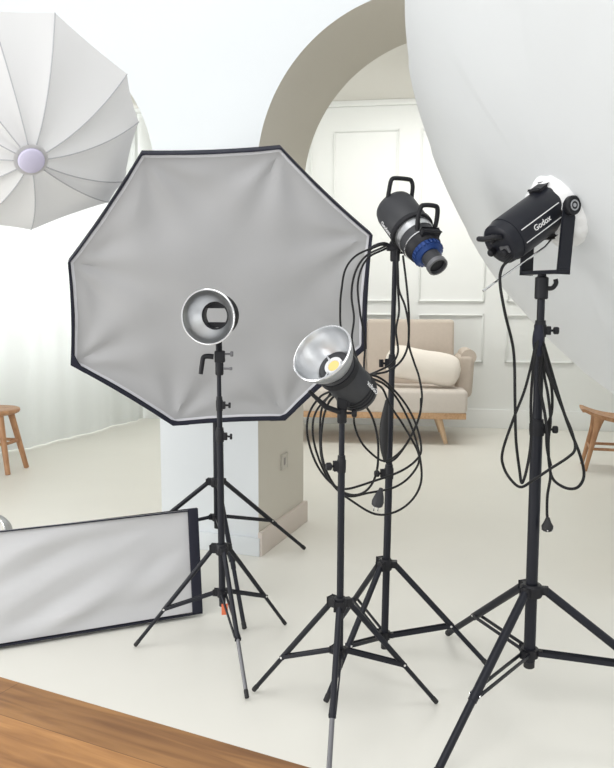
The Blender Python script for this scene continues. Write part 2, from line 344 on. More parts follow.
# ------------------------------------------------------------ light stands
def stand(name, label, x, y, Rf, phi, hc, hs, qj, ztop, topxy, rl, rp, sections, double=True, matl='black', steel_from=.62, tagm=None, slim=False):
    root = empty(name, (x, y, 0), label, 'light stand')
    C = V((x, y, 0)); Tp = V((topxy[0], topxy[1], ztop)); Bs = V((x, y, hs-.035))
    def axis(z): k = (z-Bs.z)/(Tp.z-Bs.z); return Bs+(Tp-Bs)*k
    zs = [Bs.z]+[s[0] for s in sections]+[ztop]
    r = rp
    for i in range(len(zs)-1):
        bm = B(); cyl(bm, axis(zs[i]), axis(zs[i+1]+(.004 if i < len(zs)-2 else 0)), r, seg=20, cap=.1); obj('pole_section', bm, matl, root)
        if i < len(sections):
            z, ang, side = sections[i]; r2 = r
            bm = B(); lathe(bm, axis(z-.045), Z, [(.012, r2*1.02), (.012, r2*1.2), (.03, r2*1.28), (.05, r2*1.28), (.054, r2*1.12), (.066, r2*1.05), (.066, r2*.6)], 20)
            dk = V((math.cos(ang), math.sin(ang), 0)); box(bm, axis(z-.012)+dk*r2*1.5, (dk, Z.cross(dk), Z), (r2*.7, .007, .014), .002)
            col = obj('clamp_collar', bm, 'blackp', root)
            bm = B(); kb = axis(z-.012)+dk*(r2*2.0); cyl(bm, kb, kb+dk*.016, .004)
            if side: box(bm, kb+dk*.018, (dk, Z.cross(dk), Z), (.0045, .005, .011), .003)
            else: lathe(bm, kb+dk*.010, dk, [(0, 0), (0, .009), (.003, .0125), (.014, .0125), (.018, .010), (.018, 0)], 10)
            obj('knob', bm, 'blackp', col)
            r = r*.80
    # leg collar
    bm = B(); lathe(bm, V((x, y, hc-.022)), Z, [(0, rp*1.0), (0, rp*1.7), (.008, rp*1.9), (.034, rp*1.9), (.042, rp*1.5), (.042, rp*1.0)], 24)
    for k in range(3):
        an = R(phi-120*k); d = V((math.cos(an), math.sin(an), 0)); box(bm, V((x, y, hc))+d*(rp*1.9+.004), (d, Z.cross(d), Z), (.014, .014, .013), .003)
    obj('leg_collar', bm, 'blackp', root)
    bm = B(); lathe(bm, V((x, y, hs-.016)), Z, [(0, rp*1.0), (0, rp*1.5), (.03, rp*1.5), (.03, rp*1.0)], 20)
    for k in range(3):
        an = R(phi-120*k); d = V((math.cos(an), math.sin(an), 0)); box(bm, V((x, y, hs))+d*(rp*1.5+.002), (d, Z.cross(d), Z), (.011, .011, .010), .003)
    obj('spreader_collar', bm, 'blackp', root)
    bm = B(); cyl(bm, V((x, y, hs-.055)), V((x, y, hs-.03)), rp*.95, seg=20); obj('pole_cap', bm, 'rubber', root)
    for k in range(3):
        an = R(phi-120*k); d = V((math.cos(an), math.sin(an), 0)); s = Z.cross(d)
        T = V((x, y, hc))+d*(rp*1.9+.008); Ft = V((x, y, rl+.001))+d*Rf
        J = T+(Ft-T)*qj; mid = T+(Ft-T)*steel_from
        bm = B(); cyl(bm, T, mid, rl, seg=14); lg = obj('leg', bm, matl, root)
        bm = B(); cyl(bm, mid-(Ft-T)*.02, Ft+(T-Ft).normalized()*.03, rl*.82, seg=14); obj('leg_tube', bm, 'steel' if (k == 2 and slim) else matl, lg)
        bm = B(); lathe(bm, Ft, (T-Ft), [(0, 0), (0, rl*.6), (.003, rl*.92), (.026, rl*.92), (.03, rl*.8)], 14); obj('rubber_foot', bm, 'rubber', lg)
        bm = B(); lathe(bm, J-s*(rl*1.25), s, [(0, 0), (0, .0045), (rl*2.5, .0045), (rl*2.5, 0)], 8); obj('rivet', bm, 'chrome', lg)
        Q = V((x, y, hs))+d*(rp*1.5+.006); bm = B(); w = (J-Q).normalized(); up = s.cross(w)
        if double:
            for sg in (-1, 1): box(bm, (J+Q)/2+s*(sg*(rl*.95)), (w, s, up), ((J-Q).length/2+.006, .0022, .0065), .001)
        else: box(bm, (J+Q)/2, (w, s, up), ((J-Q).length/2+.004, rl*.62, rl*.5), .002)
        obj('brace', bm, matl, root)
    if tagm:
        bm = B(); box(bm, V((x+.012, y-.03, hs-.055)), rotz_axes(.2), (.012, .0015, .022), .001); obj('tag', bm, 'orange', root, label='orange tag')
    return root
def zat(px, py, y): return dep(px, py, y).z
# small bare reflector stand
ax, ay = -.326, 2.926
stand('light_stand', 'slim black tripod stand holding the small silver reflector, in front of the octagonal softbox', ax, ay, .364, 169.4, .432, .257, .615,
      zat(218, 372, ay), (ax-.004, ay),   .009, .0130, [(zat(220, 433, ay), -.2, 1), (zat(219, 402, ay), -.1, 1)], tagm=1, slim=True)
bx_, by_ = -.438, 3.747
stand('light_stand', 'black tripod stand behind, holding up the large octagonal softbox by the pillar', bx_, by_, .623, 166.7, .495, .319, .56,
      1.30, (bx_, by_), .0115, .0165, [(.95, R(200), 0)])
cx, cy = .107, 2.415
stand('light_stand', 'black tripod stand under the lamp with wide silver dish, nearest the wooden table', cx, cy, .370, 142.6, .423, .262, .604,
      zat(341, 420, cy), (cx+.002, cy), .0095, .0112, [(zat(341, 462, cy), R(195), 0)], slim=True)
dx, dy = .298, 2.871
stand('light_stand', 'black tripod stand with looped cables, holding the lamp with a blue-ringed snoot', dx, dy, .391, 113.6, .393, .113, .604,
      zat(394, 256, dy), (dx+.019, dy), .0110, .0138, [(zat(384, 470, dy), R(190), 0), (zat(390, 360, dy), R(185), 1)])
ex, ey = .759, 2.552
stand('light_stand', 'thick black tripod stand at the right, under the big white umbrella light', ex, ey, .579, 107.7, .416, .196, .584,
      zat(541, 290, ey), (ex+.003, ey+.02),   .0145, .0195, [(zat(536, 426, ey), R(-12), 0), (zat(541, 327, ey), R(-10), 0)])

# ------------------------------------------------------------ small silver reflector (bracket lamp)
def dish(bm, C, n, rim, base, depth, th=.0018):
    """open bowl; C rim centre, n pointing backwards"""
    prof = []
    for k in range(9):
        t = k/8; prof.append((depth*t, rim-(rim-base)*(t**2.0)))
    lip = [(0, rim+.004), (-.003, rim+.003), (-.003, rim-.001)]
    inner = [(a+.0005, b-th) for a, b in prof]
    return prof, lip, inner
def bowl_object(C, n, rim, base, depth, root, name='reflector_dish', inner_m='silver', outer_m='silverd', hole=True):
    prof, lip, inner = dish(None, C, n, rim, base, depth)
    bm = B(); lathe(bm, C, n, list(reversed(inner))+list(reversed(lip)), 56, 0)
    lathe(bm, C, n, [lip[0]]+prof, 56, 1)
    bmesh.ops.remove_doubles(bm, verts=bm.verts, dist=1e-6)
    d = obj(name, bm, [inner_m, outer_m], root)
    bm = B(); lathe(bm, C-n*.002, n, [(0, rim-.001), (-.0015, rim+.002), (0, rim+.0045), (.005, rim+.0045), (.006, rim-.001)], 56); obj('rolled_rim', bm, 'chrome', d)
    return d
rc = dep(208, 317, 2.86); nb = V((.20, .97, .03)).normalized()
root = empty('bracket_reflector', (ax, ay, zat(218, 366, ay)), 'small silver reflector on a black bracket, in front of the octagonal softbox', 'studio light')
bowl_object(rc, nb, .098, .050, .085, root)
bm = B(); C2 = rc+nb*.083; lathe(bm, C2, nb, [(0, .046), (-.003, .058), (0, .075), (.012, .080), (.042, .080), (.048, .070), (.048, .050), (.010, .046), (0, .046)], 48)
ring = obj('bracket_ring', bm, 'blackp', root)
u_, w_ = basis(nb)
for sg in (-1, 1):
    bm = B(); box(bm, C2+nb*.030+w_*(sg*.036), (u_, w_, nb), (.036, .006, .016), .003); obj('clamp_bar', bm, 'blackp', ring)
bm = B(); cyl(bm, C2+nb*.03+w_*.030, C2+nb*.03+w_*.047, .008); obj('clamp_screw', bm, 'steel', ring)
bt = V((ax-.002, ay, zat(218, 372, ay)))
bm = B(); lathe(bm, bt-Z*.012, Z, [(0, 0), (0, .013), (.004, .0155), (.05, .0155), (.055, .012), (.055, 0)], 20)
yb = bt+Z*.040; box(bm, yb+Z*.018+V((.002, 0, 0)), XYZ, (.019, .015, .022), .004)
tube(bm, [yb+Z*.03, (yb+C2+nb*.03)/2+Z*.0, C2+nb*.025-w_*.0+V((0, 0, -.078))], .012, 10); obj('swivel', bm, 'blackp', root)
bm = B(); o_ = yb+Z*.018
tube(bm, catmull([o_+V((-.02, -.01, 0)), o_+V((-.045, -.012, .002)), o_+V((-.058, -.014, -.004)), o_+V((-.063, -.016, -.03)), o_+V((-.068, -.016, -.064))], 6), lambda t: .0105-.002*t, 10)
obj('locking_lever', bm, 'blackp', root)
for dz, ln in ((.010, .04), (-.045, .036)):
    bm = B(); p = o_+V((.015, -.004, dz)); cyl(bm, p, p+V((ln-.012, 0, 0)), .004); box(bm, p+V((ln-.008, 0, 0)), XYZ, (.006, .005, .010 if dz > 0 else .006), .003)
    obj('thumb_screw', bm, 'steel', root)

# ------------------------------------------------------------ lamp with wide silver dish (stand C)
P1 = dep(322, 353, 2.33); P2 = dep(362, 397, 2.50); n1 = (P2-P1).normalized(); L1 = (P2-P1).length
root = empty('dish_lamp', (cx+.002, cy, zat(341, 420, cy)), 'black studio lamp with a wide silver dish and yellow chip, hung with looped cables', 'studio light')
bowl_object(P1, n1, .094, .048, .085, root)
bm = B(); C3 = P1+n1*.072
lathe(bm, C3, n1, [(0, 0), (0, .018), (.002, .0185)], 32); obj('led_chip', bm, 'cob', root, label='yellow light chip')
bm = B(); lathe(bm, C3+n1*.0005, n1, [(0, .0185), (-.002, .020), (-.002, .030), (.004, .0305)], 40); obj('chip_plate', bm, 'white', root, label='white plate around the chip')
bm = B(); lathe(bm, C3+n1*.002, n1, [(0, .030), (-.004, .036), (-.002, .0465), (.012, .0465), (.012, .03)], 40); rg = obj('bayonet_ring', bm, 'charcoal', root)
u_, w_ = basis(n1)
for k in range(3):
    an = R(20+120*k); d = u_*math.cos(an)+w_*math.sin(an); s = n1.cross(d)
    bm = B(); box(bm, C3+d*.036-n1*.005, (d, s, n1), (.009, .0022, .002), .0007); obj('tab', bm, 'chrome', rg)
bm = B(); lathe(bm, P1, n1, [(.078, .046), (.078, .058), (.084, .064), (.112, .066), (.116, .060), (.122, .060), (.128, .064), (L1-.03, .066), (L1-.015, .062), (L1-.006, .05), (L1-.006, 0)], 44)
body = obj('housing', bm, 'charcoal', root)
bm = B(); lathe(bm, P1, n1, [(.085, .060), (.085, .0675), (.108, .0685), (.110, .060)], 44); obj('mount_ring', bm, 'blackp', body)
up = (Z-n1*Z.dot(n1)).normalized(); sd = n1.cross(up).normalized()
if sd.x < 0: sd = -sd
for k in range(3):
    bm = B(); z_ = L1-.062+k*.013; lathe(bm, P1, n1, [(z_, .062), (z_, .0672), (z_+.005, .0672), (z_+.005, .062)], 44); obj('vent_ridge', bm, 'blackp', body)
# bracket and arm
bt = V((cx+.002, cy, zat(341, 420, cy)))
mid = P1+n1*.165
bm = B(); lathe(bm, bt-Z*.01, Z, [(0, 0), (0, .012), (.004, .015), (.045, .015), (.05, .011), (.05, 0)], 20); box(bm, bt+Z*.055, XYZ, (.016, .014, .020), .005)
base_c = V((mid.x-.0, mid.y-.0, mid.z-.060))
box(bm, (bt+Z*.06+base_c)/2, XYZ, (.017, .02, max(.02, (base_c.z-bt.z-.06)/2+.012)), .004); obj('yoke', bm, 'blackp', root)
bm = B(); tube(bm, [bt+Z*.028+V((-.01, -.012, 0)), dep(326, 407, cy-.04), dep(314, 396, cy-.05), dep(309, 391, cy-.055)], lambda t: .0085 if t < .6 else .006, 10); obj('locking_lever', bm, 'blackp', root)
bm = B(); p = bt+Z*.022+V((.012, -.004, 0)); cyl(bm, p, p+V((.022, 0, 0)), .004); lathe(bm, p+V((.018, 0, 0)), V((1, 0, 0)), [(0, 0), (0, .010), (.004, .013), (.014, .013), (.016, .008), (.016, 0)], 10); obj('knob', bm, 'blackp', root)
tz = dep(369, 386, 2.40)
q = P1+n1*(L1-.055); vd = (V((0, 0, H))-q); nd = (vd-n1*vd.dot(n1)).normalized(); side = n1.cross(nd).normalized()
nd2 = (nd*.75+side*(.65 if side.x > 0 else -.65)).normalized()
text_part('Godox', .024, q+nd2*.0668, -n1, n1.cross(nd2)*(-1), 'white', body)

# ------------------------------------------------------------ snoot lamp (stand D)
Q1 = dep(393, 206, 2.94); Q2 = dep(438, 267, 2.70); n2 = (Q2-Q1).normalized(); L2 = (Q2-Q1).length
topD = V((dx+.019, dy, zat(394, 256, dy)))
root = empty('snoot_lamp', topD, 'charcoal studio lamp with two carry handles and a blue-ringed snoot, pointing down to the right', 'studio light')
bm = B(); lathe(bm, Q1, n2, [(0, 0), (0, .058), (.012, .072), (.03, .076), (.150, .076), (.160, .070), (.160, .05)], 48); body = obj('housing', bm, 'charcoal', root)
bm = B(); lathe(bm, Q1, n2, [(.148, .074), (.148, .080), (.164, .080), (.164, .06)], 48); obj('mount_ring', bm, 'blackp', body)
bm = B(); lathe(bm, Q1, n2, [(.163, .058), (.163, .070), (.198, .069), (.198, .05)], 48); obj('silver_ring', bm, 'silver', root)
bm = B(); lathe(bm, Q1, n2, [(.197, .05), (.197, .0675), (.232, .0655), (.232, .05)], 48); sr = obj('snoot_barrel', bm, 'charcoal', root)
bm = B(); lathe(bm, Q1, n2, [(.231, .05), (.231, .0670), (.236, .0670), (.236, .05)], 48); obj('chrome_band', bm, 'chrome', sr)
bm = B(); lathe(bm, Q1, n2, [(.235, .05), (.235, .064), (.262, .060), (.275, .048), (.275, .03)], 48); obj('snoot_cone', bm, 'blackp', root)
bm = B(); lathe(bm, Q1, n2, [(.266, .04), (.266, .050), (.270, .0525), (.290, .051), (.296, .042), (.300, .038), (.300, .03)], 48)
u_, w_ = basis(n2)
for k in range(24):
    an = 2*math.pi*k/24; d = u_*math.cos(an)+w_*math.sin(an); box(bm, Q1+n2*.280+d*.0525, (d, n2.cross(d), n2), (.0025, .004, .008), .001, 1)
obj('blue_ring', bm, 'blue', root, label='blue focus ring')
bm = B(); lathe(bm, Q1, n2, [(.299, .02), (.299, .033), (L2-.015, .033), (L2-.015, .02)], 40); obj('snoot_nose', bm, 'charcoal', root)
bm = B(); lathe(bm, Q1, n2, [(L2-.016, .026), (L2-.016, .0365), (L2, .0365), (L2+.001, .033), (L2+.001, .030), (L2-.012, .0285)], 40); ln = obj('lens_ring', bm, 'steel', root)
bm = B(); lathe(bm, Q1, n2, [(L2-.010, 0), (L2-.0105, .015), (L2-.012, .0295)], 32); obj('lens', bm, 'blackp', ln)
up2 = (Z-n2*Z.dot(n2)).normalized(); sd2 = n2.cross(up2).normalized()
if sd2.x < 0: sd2 = -sd2
hb = Q1+n2*.02
bm = B(); tube(bm, catmull([hb+sd2*.052+up2*.04, hb+sd2*.050+up2*.082-n2*.022, hb+sd2*.044+up2*.098-n2*.034, hb+sd2*.03+up2*.104-n2*.038, hb-sd2*.03+up2*.104-n2*.038, hb-sd2*.044+up2*.098-n2*.034, hb-sd2*.050+up2*.082-n2*.022, hb-sd2*.052+up2*.04], 6), .0078, 10)
obj('carry_handle', bm, 'blackp', root)
hb = Q1+n2*.245
hu = (up2*.45+Z*.9).normalized()
bm = B(); tube(bm, catmull([hb+sd2*.036+hu*.055, hb+sd2*.040+hu*.095, hb+sd2*.036+hu*.132, hb+sd2*.022+hu*.142, hb-sd2*.022+hu*.142, hb-sd2*.036+hu*.132, hb-sd2*.040+hu*.095, hb-sd2*.036+hu*.055], 6), .0082, 10)
obj('snoot_handle', bm, 'blackp', root)
bm = B(); box(bm, hb+up2*.062, (sd2, up2, n2), (.034, .010, .010), .004); obj('handle_base', bm, 'blackp', root)
# yoke of the snoot lamp
mb = Q1+n2*.130
bm = B(); lathe(bm, topD-Z*.02, Z, [(0, 0), (0, .014), (.004, .0175), (.05, .0175), (.055, .013), (.055, 0)], 20)
box(bm, topD+Z*.03, XYZ, (.030, .020, .012), .004)
tube(bm, catmull([topD+Z*.03+V((-.012, 0, 0)), (topD+mb)/2+V((-.02, 0, .0)), V((mb.x-.02, mb.y, mb.z-.070))], 6), .016, 12); obj('yoke', bm, 'blackp', root)
bm = B(); tube(bm, catmull([topD+Z*.03+V((-.012, -.01, .0)), dep(384, 244, dy-.02), dep(375, 246, dy-.03), dep(369, 250, dy-.03)], 6), lambda t: .0085-.003*t, 10); obj('locking_lever', bm, 'blackp', root)
bm = B(); p = topD+Z*.012+V((.012, -.004, 0)); cyl(bm, p, p+V((.026, 0, 0)), .0045); lathe(bm, p+V((.02, 0, 0)), V((1, 0, 0)), [(0, 0), (0, .010), (.004, .0135), (.014, .0135), (.016, .008), (.016, 0)], 10); obj('knob', bm, 'blackp', root)
q = Q1+n2*.105; vd = V((0, 0, H))-q; nd = (vd-n2*vd.dot(n2)).normalized(); side = n2.cross(nd); side = side if side.x > 0 else -side
nd2 = (nd*.5-side*.85).normalized()
text_part('Godox', .026, q+nd2*.0775, n2, nd2.cross(n2), 'white', body)

# ------------------------------------------------------------ right lamp and big white umbrella
UC = V((.953, 2.648, 1.77)); UR, UH, UAZ, UEL = 1.057, .17, 1.325, .546
UN = V((math.sin(UAZ)*math.cos(UEL), math.cos(UAZ)*math.cos(UEL), math.sin(UEL)))
UX = UN.cross(Z).normalized(); UY = UX.cross(UN)
AP = UC-UN*UH
def umbrella(C, n, X, Y, rims, depth, nr, sag, bulge, pw, edge_in):
    """rims: list of rim points; surface from the apex C-n*depth to each rim point; returns bmesh + rib lines"""
    bm = B(); ap = C-n*depth; K = len(rims); sub = 10; cols = []; ribs = []
    for k in range(K):
        a, b = rims[k], rims[(k+1) % K]
        for j in range(sub):
            t = j/sub; rp = a*(1-t)+b*t; e = 4*t*(1-t)
            rp = rp+(C-rp)*(edge_in*e)
            rad = rp-C; axial = rad.dot(n); rad = rad-n*axial
            col = []
            for i in range(1, nr+1):
                s = i/nr; h = depth*(1-s**pw)
                p = C+rad*s+n*(axial*s)-n*h + n*(sag*e*math.sin(math.pi*min(1, s*.93)))
                p += n*bulge*noise.noise(p*2.3+V((k, 0, 0)))*s
                col.append(p)
            cols.append(col)
            if j == 0: ribs.append([ap]+col)
    va = bm.verts.new(ap); vc = [[bm.verts.new(p) for p in c] for c in cols]; n_ = len(vc)
    for i in range(n_):
        a, b = vc[i], vc[(i+1) % n_]; bm.faces.new((va, a[0], b[0]))
        for j in range(nr-1): bm.faces.new((a[j], a[j+1], b[j+1], b[j]))
    return bm, ribs
rims = [UC+UX*(UR*math.cos(R(22.5*k+6)))+UY*(UR*math.sin(R(22.5*k+6))) for k in range(16)]
root = empty('parabolic_umbrella', AP, 'very large white round umbrella filling the upper right corner', 'umbrella')
bm, ribs = umbrella(UC, UN, UX, UY, rims, UH, 18, .0, .011, 1.6, -.019)
obj('canopy', bm, 'umb2', root)
for rb in ribs:
    bm = B(); tube(bm, [p+UN*.03 for p in rb[1:]], .0025, 6); obj('rib', bm, 'silver', root)
bm = B(); tube(bm, [dep(483, 291, 2.47), dep(545, 247, 2.555), AP+UN*.08-Z*.05], .0036, 8); obj('shaft', bm, 'chrome', root)
# cotton sleeve
bm = B(); rows = []
for i, (t, rr) in enumerate(((-.070, .074), (-.062, .084), (-.045, .096), (-.028, .106), (-.012, .116), (-.002, .124), (.012, .130), (.03, .130))):
    rows.append([bm.verts.new(AP+UN*(t+.004*math.sin(k*.9+i))+(UX*math.cos(2*math.pi*k/72)+UY*math.sin(2*math.pi*k/72))*(rr*(1+.05*noise.noise(V((k*.35, i*.5, 0)))))-Z*(.012 if i > 2 else 0)) for k in range(72)])
for a, b in zip(rows, rows[1:]):
    for k in range(72): bm.faces.new((a[k], a[(k+1) % 72], b[(k+1) % 72], b[k]))
obj('sleeve', bm, 'sleeve', root, label='white gathered cloth sleeve around the lamp')

topE = V((ex+.003, ey+.02, zat(541, 290, ey)))
root = empty('umbrella_lamp', topE, 'black studio lamp in a yoke bracket, plugged into the big white umbrella', 'studio light')
HB = dep(498, 246, 2.49); HF = dep(567, 195, 2.61); HN = (HF-HB).normalized()
bm = B(); lathe(bm, HB, HN, [(0, 0), (0, .056), (.008, .067), (.04, .071), (.04, .073), (.25, .073), (.26, .066), (.31, .066), (.31, 0)], 44); body = obj('housing', bm, 'black', root)
sideD = HN.cross(Z).normalized(); sideD = sideD if sideD.y < 0 else -sideD        # towards the camera
upb = sideD.cross(HN).normalized(); upb = upb if upb.z > 0 else -upb
bm = B(); box(bm, HB+HN*.235+upb*.068, (HN, sideD, upb), (.024, .022, .012), .005); obj('top_block', bm, 'blackp', body)
bm = B(); box(bm, HB+HN*.215-upb*.066, (HN, sideD, upb), (.028, .026, .014), .006); obj('bottom_block', bm, 'blackp', body)
for sg in (-1, 1):
    bm = B(); nn = (sideD*.97+upb*.25*sg).normalized(); box(bm, HB+HN*.135+sideD*.0705+upb*(sg*.022), (HN, sideD, upb), (.085, .0015, .0012), .0003); obj('stripe', bm, 'white', body, label='pale grey stripe')
bm = B(); tube(bm, catmull([HB-HN*.005+upb*.03+sideD*.035, HB-HN*.030+upb*.045+sideD*.033, HB-HN*.036+upb*.045, HB-HN*.030+upb*.045-sideD*.033, HB-HN*.005+upb*.03-sideD*.035], 6), .0085, 10); obj('carry_handle', bm, 'blackp', root)
for a_, b_, rr in ((.0, .03, .013), (-.028, -.015, .012), (.03, -.02, .012)):
    bm = B(); lathe(bm, HB+sideD*a_+upb*b_+HN*.002, -HN, [(0, rr*.8), (.004, rr), (.020, rr), (.024, rr*.7), (.024, 0)], 16); obj('dial', bm, 'blackp', body)
bm = B(); box(bm, HB-HN*.004-upb*.012+sideD*.03, (sideD, upb, HN), (.018, .010, .003), .001); obj('display', bm, 'steel', body)
text_part('Godox', .026, HB+HN*.130+sideD*.0732, HN, upb, 'white', body)
AX = HB+HN*.236
W_ = .092
yk = V((topE.x, topE.y+.0, topE.z+.045))
bot = V((AX.x, AX.y, yk.z+.010)); bot = (bot+yk)/2; bot.z = yk.z+.012
bm = B()
for sg in (-1, 1):
    t_ = AX+sideD*(sg*W_); b_ = bot+sideD*(sg*W_*.92); w = (t_-b_).normalized(); s_ = (sideD-w*sideD.dot(w)).normalized(); box(bm, (t_+b_)/2, (s_, s_.cross(w), w), (.0045, .0225, (t_-b_).length/2+.006), .002)
box(bm, bot, (sideD, sideD.cross(Z), Z), (W_*.92+.005, .0225, .006), .002); obj('yoke', bm, 'black', root)
bm = B()
for sg in (1,):
    lathe(bm, AX+sideD*(sg*W_*.98), sideD*sg, [(0, 0), (0, .026), (.006, .030), (.020, .030), (.024, .026), (.024, 0)], 32)
kn = obj('tilt_knob', bm, 'blackp', root)
bm = B(); lathe(bm, AX+sideD*(W_*.98+.0242), sideD, [(0, .012), (.001, .0125), (.001, .0165), (0, .017)], 32); lathe(bm, AX+sideD*(W_*.98+.0242), sideD, [(0, 0), (.001, 0), (.001, .006), (0, .0065)], 20); obj('knob_ring', bm, 'silverd', kn)
bm = B(); lathe(bm, topE-Z*.03, Z, [(0, 0), (0, .018), (.004, .0215), (.07, .0215), (.074, .014), (.086, .013), (.086, 0)], 24); so = obj('socket', bm, 'blackp', root)
bm = B(); p = topE+Z*.005+V((.016, -.008, 0)); tube(bm, catmull([p, p+V((.016, -.004, .002)), p+V((.026, -.006, .016)), p+V((.024, -.006, .030))], 5), .0075, 8); obj('locking_lever', bm, 'blackp', so)

# ------------------------------------------------------------ octagonal softbox
oc = [(141.4, 153.3), (281.5, 147.7), (372.8, 235.2), (366.7, 348.7), (285.3, 420.7), (173, 426), (70.5, 365.3), (67.7, 262.9)]
OAZ, OEL = -.177, .40
ON = V((math.sin(OAZ)*math.cos(OEL), math.cos(OAZ)*math.cos(OEL), math.sin(OEL)))
OC = V((-.369, 3.45, 1.365))
OP = [pl(px, py, OC, ON) for px, py in oc]
cen = sum(OP, V())/8
root = empty('octagonal_softbox', cen+ON*.42, 'large octagonal softbox with white front cloth painted grey as in shade and black rim, before the pillar', 'softbox')
MUL = (1, 1.1, 1.4, 3.6, 2.6, 2.2, 2.4, 1)
def polyedge(Ps, c, inset, sub=10, sag=.012):
    out = []
    n = len(Ps)
    for i in range(n):
        a, b = Ps[i], Ps[(i+1) % n]
        for j in range(sub):
            t = j/sub; p = a*(1-t)+b*t; e = 4*t*(1-t); p = p+(c-p)*(sag*e)
            ii = inset
            if inset > .005 and n == 8: ii += .0055*(MUL[i]*(1-t)+MUL[(i+1) % n]*t-1)+.002*noise.noise(p*14)
            out.append(p+(c-p).normalized()*ii)
    return out
def loft(bm, loops, mi=0, close=True):
    L_ = [[bm.verts.new(p) for p in lp] for lp in loops]; n = len(L_[0])
    for a, b in zip(L_, L_[1:]):
        for k in range(n): f = bm.faces.new((a[k], a[(k+1) % n], b[(k+1) % n], b[k])); f.material_index = mi
    return L_
E0 = polyedge(OP, cen, 0); E1 = polyedge(OP, cen, .006)
bm = B(); loft(bm, [[p+ON*.02 for p in polyedge(OP, cen, .010)], E1, [p-ON*.002 for p in polyedge(OP, cen, .003)], E0, [p+ON*.05 for p in polyedge(OP, cen, .0)], [p+ON*.052 for p in polyedge(OP, cen, .012)]])
obj('rim_lip', bm, 'navy', root)
hubC = cen+ON*.44
bm = B(); loops = []
for k in range(9):
    t = k/8; rr = (1-t)**.62*(1-.14)+.14; loops.append([hubC*0+cen+ON*(.045+.375*t)+(p-cen)*rr*.995 for p in E0])
loft(bm, loops); obj('shell', bm, 'navy', root)
bm = B(); lathe(bm, cen+ON*.415, ON, [(0, .075), (0, .10), (.02, .10), (.02, .075), (0, .075)], 40); obj('speed_ring', bm, 'black', root)
for i, p in enumerate(OP):
    bm = B(); pts = []
    for k in range(9):
        t = k/8; rr = (1-t)**.62*(1-.14)+.14; pts.append(cen+ON*(.045+.375*t)+(p-cen)*rr*.965)
    tube(bm, pts, .004, 6); obj('rod', bm, 'steel', root)
# hem and cloth
for i, p in enumerate(OP):
    bm = B(); big = .072 if i in (3, 4, 5, 6) else .022
    a_ = p+(OP[i-1]-p).normalized()*big; b_ = p+(OP[(i+1) % 8]-p).normalized()*big; c_ = p+(cen-p)*.004
    tri = [c_, a_+(cen-a_)*.006, (a_+b_)/2, b_+(cen-b_)*.006]
    lo = [bm.verts.new(q_-ON*.003) for q_ in tri]; hi = [bm.verts.new(q_+ON*.012) for q_ in tri]
    bm.faces.new(lo); bm.faces.new(hi)
    for k in range(4): bm.faces.new((lo[k], lo[(k+1) % 4], hi[(k+1) % 4], hi[k]))
    obj('corner_patch', bm, 'navy', root)
bm = B(); loft(bm, [[p+ON*.018 for p in polyedge(OP, cen, .007)], [p+ON*.013 for p in polyedge(OP, cen, .011)], [p+ON*.017 for p in polyedge(OP, cen, .022)]]); obj('hem', bm, 'hem', root, label='shiny silver-grey hem')
bm = B(); inner = polyedge(OP, cen, .021, 24); va = None; nr = 34; loops = []
ox = ON.cross(Z).normalized(); oy = ox.cross(ON)
def fold(p):
    d = p-cen; x, y = d.dot(ox), d.dot(oy); r = 0
    for c in OP:                                         # creases pulled in from every corner
        cd = c-cen; cxx, cyy = cd.dot(ox), cd.dot(oy); vx, vy = x-cxx, y-cyy; rr = math.hypot(vx, vy)+1e-4
        an = math.atan2(vy, vx)-math.atan2(-cyy, -cxx); an = (an+math.pi) % (2*math.pi)-math.pi
        r += .011*math.exp(-rr/.34)*math.sin(an*9+cxx*7)*min(1, rr/.06)
    r += .009*math.sin((x*.8+y*.45)*15+2.2*noise.noise(V((x*2, y*2, 0))))*math.exp(-((x+.36)**2+(y-.12)**2)/.12)
    r += .007*noise.noise(V((x*3.2+y*1.2, y*1.3-x*.8, 1)))
    return r
for i in range(1, nr+1):
    s = i/nr; loops.append([cen+(p-cen)*s+ON*(.017+(fold(cen+(p-cen)*s)+.004)*min(1, (1-s)*9)) for p in inner])
L_ = loft(bm, loops); va = bm.verts.new(cen+ON*(.017+fold(cen)+.004)); n_ = len(L_[0])
for k in range(n_): bm.faces.new((va, L_[0][k], L_[0][(k+1) % n_]))
obj('front_cloth', bm, 'screen', root)
# its lamp, behind
hd = cen+ON*.43
lr = empty('softbox_lamp', (bx_, by_, 1.30), 'black lamp behind the octagonal softbox, on the rear tripod stand', 'studio light')
bm = B(); lathe(bm, hd, ON, [(0, 0), (0, .06), (.01, .068), (.20, .068), (.21, .05), (.21, 0)], 32); obj('housing', bm, 'charcoal', lr)
bm = B(); tube(bm, [V((bx_, by_, 1.275)), V((bx_, by_, 1.36)), hd+ON*.08-Z*.065], .014, 10); obj('yoke', bm, 'blackp', lr)

